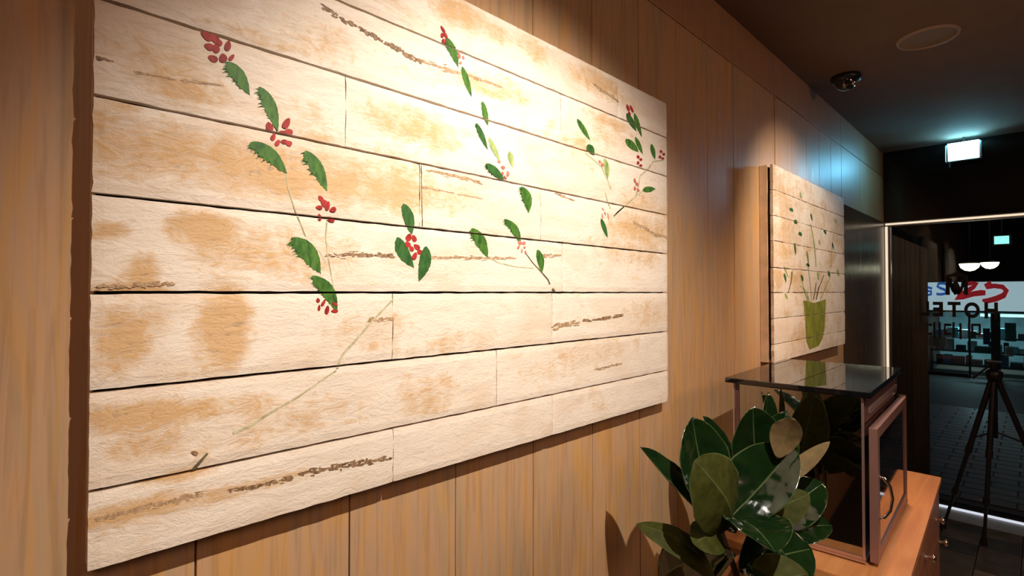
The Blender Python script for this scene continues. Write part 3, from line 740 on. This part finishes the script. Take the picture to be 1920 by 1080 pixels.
for bp, dd in (((1350, 985), D0), ((1418, 945), D0+.14), ((1432, 960), D0+.28)):
    e = Pd(*bp, dd); m_ = (e+trunk)/2+Vector((.01, .02, -.02))
    bm = bmesh.new(); tube(bm, [(.30, 1.24, .30), ((.30+trunk.x)/2, (1.24+trunk.y)/2, .6), trunk, m_, e], [.014, .012, .010, .008, .005], 10); plp(obj, 'stem', bm, M_stalk, None, True)
bm = bmesh.new(); lathe(bm, [(0, 0), (.10, 0), (.115, .03), (.14, .31), (.15, .315), (.15, .34), (.135, .34), (.13, .30), (0, .29)], seg=40)
o = obj('pot', bm, plain('dark glazed pot', (.05, .035, .03), .3), pl, True)
bm = bmesh.new(); lathe(bm, [(0, .312), (.06, .316), (.127, .303), (.127, .300), (0, .295)], seg=32); obj('soil', bm, plain('potting soil', (.03, .02, .012), .95), pl)

# ------------------------------------------------------------------ ceiling fixtures
def ceil_pt(px, py): return onZ(px, py, H)
c = ceil_pt(1739, 70)
sp = thing('ceiling_speaker', 'round cream speaker grille set flush in the ceiling', 'speaker', (c.x, c.y, H))
bm = bmesh.new(); lathe(bm, [(.0, -.006), (.098, -.006), (.101, -.004), (.101, -.0005), (0, -.0005)], seg=48); obj('grille', bm, M_whitepl, sp, False)
bm = bmesh.new(); lathe(bm, [(.102, -.0005), (.102, -.007), (.106, -.010), (.112, -.009), (.116, -.0005)], seg=48); obj('rim', bm, plain('pale cream plastic rim', (.36, .27, .20), .5, var=.03), sp, True)
c = ceil_pt(1586, 143)
cc = thing('dome_camera', 'small black dome security camera under the ceiling', 'security camera', (c.x, c.y, H))
bm = bmesh.new(); lathe(bm, [(0, -.0005), (.066, -.0005), (.070, -.012), (.066, -.028), (.052, -.034), (0, -.034)], seg=36); obj('housing', bm, M_rubber, cc, True)
bm = bmesh.new(); lathe(bm, [(.050, -.0345), (.048, -.046), (.038, -.062), (.020, -.072), (0, -.075)], seg=32); obj('dome', bm, NT('smoked dome').set((.008, .008, .009), .04, spec=.9, coat=1), cc, True)
bm = bmesh.new(); lathe(bm, [(0, -.01), (.010, -.01), (.012, 0), (.010, .004), (0, .006)], (0, 0, 0), 20)
bmesh.ops.rotate(bm, verts=bm.verts, cent=(0, 0, 0), matrix=Matrix.Rotation(math.radians(120), 3, 'X') ); bmesh.ops.rotate(bm, verts=bm.verts, cent=(0, 0, 0), matrix=Matrix.Rotation(math.radians(45), 3, 'Z'))
bmesh.ops.translate(bm, verts=bm.verts, vec=(.045, -.035, -.058)); obj('lens', bm, M_chrome, cc, True)
# exit sign hanging near the glass front
ys = 5.06
a = onY(1774, 304, ys); b = onY(1840, 262, ys)
ex = thing('exit_sign', 'lit white exit sign box hanging from the ceiling near the glass doors', 'sign', ((a.x+b.x)/2, ys, H))
hw = (b.x-a.x)/2; z0 = a.z-H; z1 = b.z-H
boxo('case', (-hw, .002, z0), (hw, .045, z1), plain('grey sign case', (.35, .38, .40), .4), ex, .002)
boxo('lit_face', (-hw+.012, -.006, z0+.006), (hw-.012, .0015, z1-.006), NT('lit sign face').set((.8, .9, .9), .4, emit=(.30, .80, 1), es=22), ex)
boxo('end_cap', (hw-.0115, -.006, z0+.004), (hw, .0015, z1-.004), bpy.data.materials['grey sign case'], ex)
boxo('end_cap', (-hw, -.006, z0+.004), (-hw+.0115, .0015, z1-.004), bpy.data.materials['grey sign case'], ex)
bm = bmesh.new(); tube(bm, [(0, .022, z1), (0, .022, -.002)], .006, 10); obj('rod', bm, M_rubber, ex)
boxo('side_glow', (-hw-.004, .004, z0+.006), (-hw-.0002, .042, z1-.006), NT('added sign side glow').set((.8, .9, .9), .4, emit=(.3, .8, 1), es=2), ex)  # glowing side added to throw cyan onto the wall
boxo('top_glow', (-hw+.012, -.020, z1-.004), (hw-.012, -.0065, z1+.001), NT('added sign top glow').set((.8, .9, .9), .4, emit=(.20, .76, 1), es=70), ex)  # glowing slit added to light the ceiling above the sign
# picture lamps: recessed ceiling fittings that hold the two spots
for k, (nm, lc, tg, *_r) in enumerate((SPOT_LAMPS[0], SPOT_LAMPS[2])):
    t = thing('spot_lamp', ('black ceiling spot lamp aimed at the flower painting', 'black ceiling spot lamp aimed at the vase painting')[k], 'lamp', (lc[0], lc[1], H))
    bm = bmesh.new(); tube(bm, [(0, 0, -.001), (0, 0, -.05)], .012, 12); obj('stalk', bm, M_rubber, t)
    d = (Vector(tg)-Vector(lc)).normalized(); L0 = Vector((0, 0, lc[2]-H))
    bm = bmesh.new(); tube(bm, [L0-d*.05, L0-d*.012], [.03, .034], 20); obj('lamp_head', bm, M_rubber, t, True)

# ------------------------------------------------------------------ tripod by the door
ft = [onZ(1845, 1021, 0), onZ(1769, 990, 0), Vector((1.02, 4.93, 0))]
apx = Vector((sum(f.x for f in ft)/3-.005, sum(f.y for f in ft)/3, 1.10))
tp = thing('tripod', 'black camera tripod standing on the slate floor before the glass door', 'tripod', (apx.x, apx.y, 0))
def tl(p): return Vector(p)-Vector((apx.x, apx.y, 0))
top = tl(apx)
bm = bmesh.new(); tube(bm, [top+Vector((0,0,.03)), top+Vector((0,0,-.42))], .016, 14); obj('centre_column', bm, M_rubber, tp, True)
bm = bmesh.new(); lathe(bm, [(0, -.04), (.035, -.04), (.045, -.01), (.045, .02), (.028, .035), (0, .035)], top, 20); obj('shoulder', bm, M_rubber, tp, True)
bm = bmesh.new(); box(bm, tuple(top+Vector((-.04, -.035, .075))), tuple(top+Vector((.04, .035, .09))), .003); tube(bm, [top+Vector((0,0,.036)), top+Vector((0,0,.075))], [.022, .026], 16); tube(bm, [top+Vector((-.02,0,.06)), top+Vector((-.06,-.05,.02)), top+Vector((-.10,-.10,-.02))], [.006,.006,.009], 10); obj('pan_head', bm, M_rubber, tp)
for f in ft:
    fe = tl(f)+Vector((0, 0, .012)); st = top+(fe-top).normalized()*.03; st.z = top.z-.01
    q = st.lerp(fe, .48); r_ = st.lerp(fe, .76)
    bm = bmesh.new(); tube(bm, [st, q], .0165, 12); tube(bm, [q, r_], .0125, 12); tube(bm, [r_, fe], .0095, 12); lg = obj('leg', bm, M_rubber, tp, False)
    for c_ in (q, r_):
        dd = (fe-st).normalized(); bm = bmesh.new(); tube(bm, [c_-dd*.03, c_+dd*.018], .020, 14); obj('clamp', bm, M_rubber, lg)
        bm = bmesh.new(); sidev = dd.cross(Vector((0,0,1))).normalized(); tube(bm, [c_+sidev*.018, c_+sidev*.032], .010, 10); obj('clamp_lever', bm, M_steel, lg)
    bm = bmesh.new(); tube(bm, [fe+Vector((0,0,.035)), fe-Vector((0,0,.011))], [.014, .019], 14); obj('rubber_foot', bm, M_rubber, lg)
    bm = bmesh.new(); mid = st.lerp(fe, .40); tube(bm, [top+Vector((0,0,-.38)), mid], .006, 8); obj('brace', bm, M_rubber, tp)

# ------------------------------------------------------------------ outside the glass
GZ = -.80
struct(boxo('floor_outside', (-12, YE+.12, GZ-.1), (16, 34, GZ), plain('dark wet paving', (.05, .034, .030), .6)))
pvm = [tile_mat('red brown paver', (.07, .04, .035), (.14, .08, .07)), tile_mat('dark paver', (.03, .025, .025), (.07, .06, .055))]
pv = sempty('trim_9'); pv.name = 'floor_paving'
pms = []
for m in pvm:
    bm = bmesh.new(); box(bm, (0.01, .01, 0), (.492, .242, .008), .003); me = bpy.data.meshes.new('paver'); bm.to_mesh(me); bm.free(); me.materials.append(m); pms.append(me)
for i in range(-2, 8):
    for j in range(0, 26):
        o = bpy.data.objects.new('paver', random.choice(pms)); COL.objects.link(o); o.parent = pv; o.location = (i*.5+(.25 if j % 2 else 0)-.3, 8.2+j*.25, GZ+.001)
# boards added outside, standing in for the wood wall's reflection in the glass
pw = sempty('wall_reflection')
M_reflwood = wood_wall('reflected wall timber', (.075, .032, .012), (.03, .014, .006), (.12, .055, .018), (.05, .027, .014), .6, .05)
for k in range(8):
    boxo('reflected_board', (-.10, YE+.16+k*.30, GZ), (-.01, YE+.16+k*.30+.285, 2.16), M_reflwood, pw)
struct(boxo('ceiling_porch', (-.4, YE+.12, 2.95), (4.5, 8.4, 3.05), M_black))
area('porch_light', (1.3, 6.6, 2.9), (-.3, 6.4, 1.5), .2, 7, (1, .75, .5))
M_bulb = NT('glowing opal bowl').set((.9, .85, .75), .4, emit=(1, .90, .62), es=4.0)
for k, (px, py, wpx) in enumerate(((1818, 499, 31), (1856, 496, 27))):
    p = onY(px, py, 7.0+k*.25); dep = (p-EYE).dot(-VW); r = wpx/2*dep/F
    t = thing('pendant_lamp', ('glowing opal bowl pendant outside, left one of the pair', 'glowing opal bowl pendant outside, right one of the pair')[k], 'lamp', (p.x, p.y, p.z), 0, 'pendant lamps in the porch')
    bm = bmesh.new(); lathe(bm, [(0, -r*.62), (r*.45, -r*.52), (r*.85, -r*.18), (r, r*.28), (r*.97, r*.30), (0, r*.25)], seg=28); obj('bowl', bm, M_bulb, t, True)
    bm = bmesh.new(); lathe(bm, [(0, r*.42), (r*.5, r*.40), (r*.99, r*.305), (r*.99, r*.31), (r*.3, r*.55), (0, r*.6)], seg=28); obj('cap', bm, M_rubber, t, True)
    bm = bmesh.new(); tube(bm, [(0, 0, r*.5), (0, 0, 2.949-p.z)], .004, 8); obj('cord', bm, M_rubber, t)
# teal glowing panel added for an exit sign's reflection in the glass
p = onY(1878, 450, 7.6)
t = thing('sign_reflection', 'small teal glowing panel standing in for an exit sign reflected in the glass', 'sign', tuple(p))
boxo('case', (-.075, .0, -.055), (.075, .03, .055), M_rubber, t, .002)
boxo('lit_face', (-.058, -.006, -.042), (.058, -.0005, .042), NT('teal reflected sign face').set((.4, .8, .8), .5, emit=(.35, .95, .90), es=1.3), t)
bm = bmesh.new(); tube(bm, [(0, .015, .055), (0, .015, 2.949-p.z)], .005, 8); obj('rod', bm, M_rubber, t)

# shop across the street
YS = 20.0
def S(px, py): return onY(px, py, YS)
sh = thing('shop_front', 'lit convenience shop across the street seen through the glass doors', 'shop', (0, 0, 0))
a = S(1737, 583); b = S(1975, 527)
zt = S(1800, 529).z; zb = S(1800, 582).z; xl = a.x
XE = xl+2.6
boxo('sign_band', (xl, YS, zb), (XE, YS+.4, zt), NT('lit sign band').set((.7, .75, .8), .5, emit=(.60, .78, .86), es=.62), sh)
boxo('roof', (xl-1.5, YS-.02, zt+.01), (XE+.5, YS+3.2, zt+2.6), plain('dark upper facade', (.010, .009, .008), .8), sh)
boxo('side_wall', (xl-1.5, YS, GZ), (xl-.01, YS+3.2, zt), plain('dark brown facade', (.018, .012, .009), .8), sh)
boxo('lintel', (xl, YS-.02, zb-.05), (XE, YS+.3, zb-.004), plain('dark teal lintel', (.012, .03, .035), .5), sh)
# sign letters
M_blue = NT('blue sign letter').set((.02, .08, .30), .5, emit=(.03, .14, .50), es=.5)
M_redl = NT('red sign letter').set((.35, .02, .02), .5, emit=(.45, .02, .03), es=.5)
bm = bmesh.new()
ribbon(bm, [(1748,541),(1741,539),(1733,542),(1730,547),(1733,552),(1741,553),(1746,552),(1746,546),(1739,546)], 4.5, YS-.05, YS-.01, S); obj('sign_letter', bm, M_blue, sh)
bm = bmesh.new()
ribbon(bm, [(1776,533),(1768,531),(1760,532),(1758,537),(1763,540),(1771,543),(1775,547),(1771,551),(1763,552),(1756,551)], 4.8, YS-.05, YS-.01, S); obj('sign_letter', bm, M_blue, sh)
bm = bmesh.new()
ribbon(bm, [(1804,538),(1810,533),(1822,531),(1832,532),(1826,538),(1812,547),(1800,554),(1792,559),(1805,557),(1825,551),(1840,549),(1848,549)], [4,7,8,8,8,10,10,9,9,10,11,9], YS-.06, YS-.02, S); obj('sign_letter', bm, M_redl, sh)
bm = bmesh.new()
ribbon(bm, [(1858,529),(1848,536),(1850,538),(1864,536),(1880,538),(1887,545),(1882,554),(1868,560),(1852,564),(1842,563)], [6,8,9,9,9,10,11,11,10,5], YS-.05, YS-.01, S); obj('sign_letter', bm, M_redl, sh)
# fluorescent tube line and the shop inside
zl = S(1800, 590).z
for k in range(1):
    boxo('tube_light', (S(1836, 589).x+k*1.15, YS+.35, zl-.05), (S(1836, 589).x+k*1.15+1.0, YS+.42, zl+.03), NT('shop tube light').set((.9, .9, .9), .4, emit=(.62, .95, 1), es=2.2), sh)
boxo('interior_wall', (xl, YS+3.0, GZ), (XE, YS+3.1, zb), plain('teal grey interior', (.16, .25, .27), .7, var=.5, scale=1.2), sh)
boxo('interior_floor', (xl, YS+.1, GZ), (XE, YS+3.0, GZ+.02), M_darkwall, sh)
boxo('mullion', (S(1816, 640).x, YS-.03, GZ), (S(1820, 640).x, YS+.05, zb-.055), M_rubber, sh)
boxo('mullion', (S(1858, 640).x, YS-.03, GZ), (S(1876, 640).x, YS+.05, zb-.055), plain('dark blue column', (.02, .035, .045), .6), sh)
boxo('mullion', (S(1735, 640).x, YS-.03, GZ), (S(1739, 640).x, YS+.05, zb-.055), M_rubber, sh)
boxo('glass_pane', (xl+.05, YS+.055, GZ), (XE, YS+.065, zb-.055), M_glass, sh)
boxo('stall_riser', (xl, YS-.02, GZ), (S(1816, 640).x-.01, YS+.05, S(1800, 700).z), plain('dark stall riser', (.012, .014, .014), .6), sh)
area('shop_light', (xl+1.2, YS+1.4, zb-.1), (xl+1.2, YS+1.7, GZ), .8, 75, (.62, .92, 1))
SG = [plain('teal goods', (.10, .28, .30), .6), plain('white goods', (.5, .55, .55), .6), plain('dark goods', (.03, .04, .045), .6), plain('blue goods', (.06, .14, .26), .6), plain('rose goods', (.28, .14, .13), .6)]
rnd = random.Random(3)
for row in range(3):
    zz = GZ+.25+row*.42; x = xl+.1
    boxo('shelf', (xl, YS+.9, zz-.03), (XE, YS+1.5, zz), SG[2], sh)
    bms = [bmesh.new() for _ in SG]
    while x < XE-.4:
        w_ = rnd.uniform(.10, .28); h_ = rnd.uniform(.12, .36); k = rnd.randrange(5)
        box(bms[k], (x, YS+.95+rnd.uniform(0, .15), zz+.001), (x+w_, YS+1.4, zz+h_), .01); x += w_+rnd.uniform(.0, .06)
    for k, b_ in enumerate(bms):
        o = obj('goods', b_, SG[k], sh); o['kind'] = 'stuff'
# poster and window stickers on the shop glass
for (x0, y0, x1, y1, m) in ((1741,630,1775,650,1),(1843,616,1856,646,3),(1826,650,1858,662,0),(1884,606,1905,640,0),(1884,650,1900,668,1)):
    p = S(x0, y1); q = S(x1, y0); boxo('poster', (p.x, YS+.068, p.z), (q.x, YS+.072, q.z), SG[m], sh)
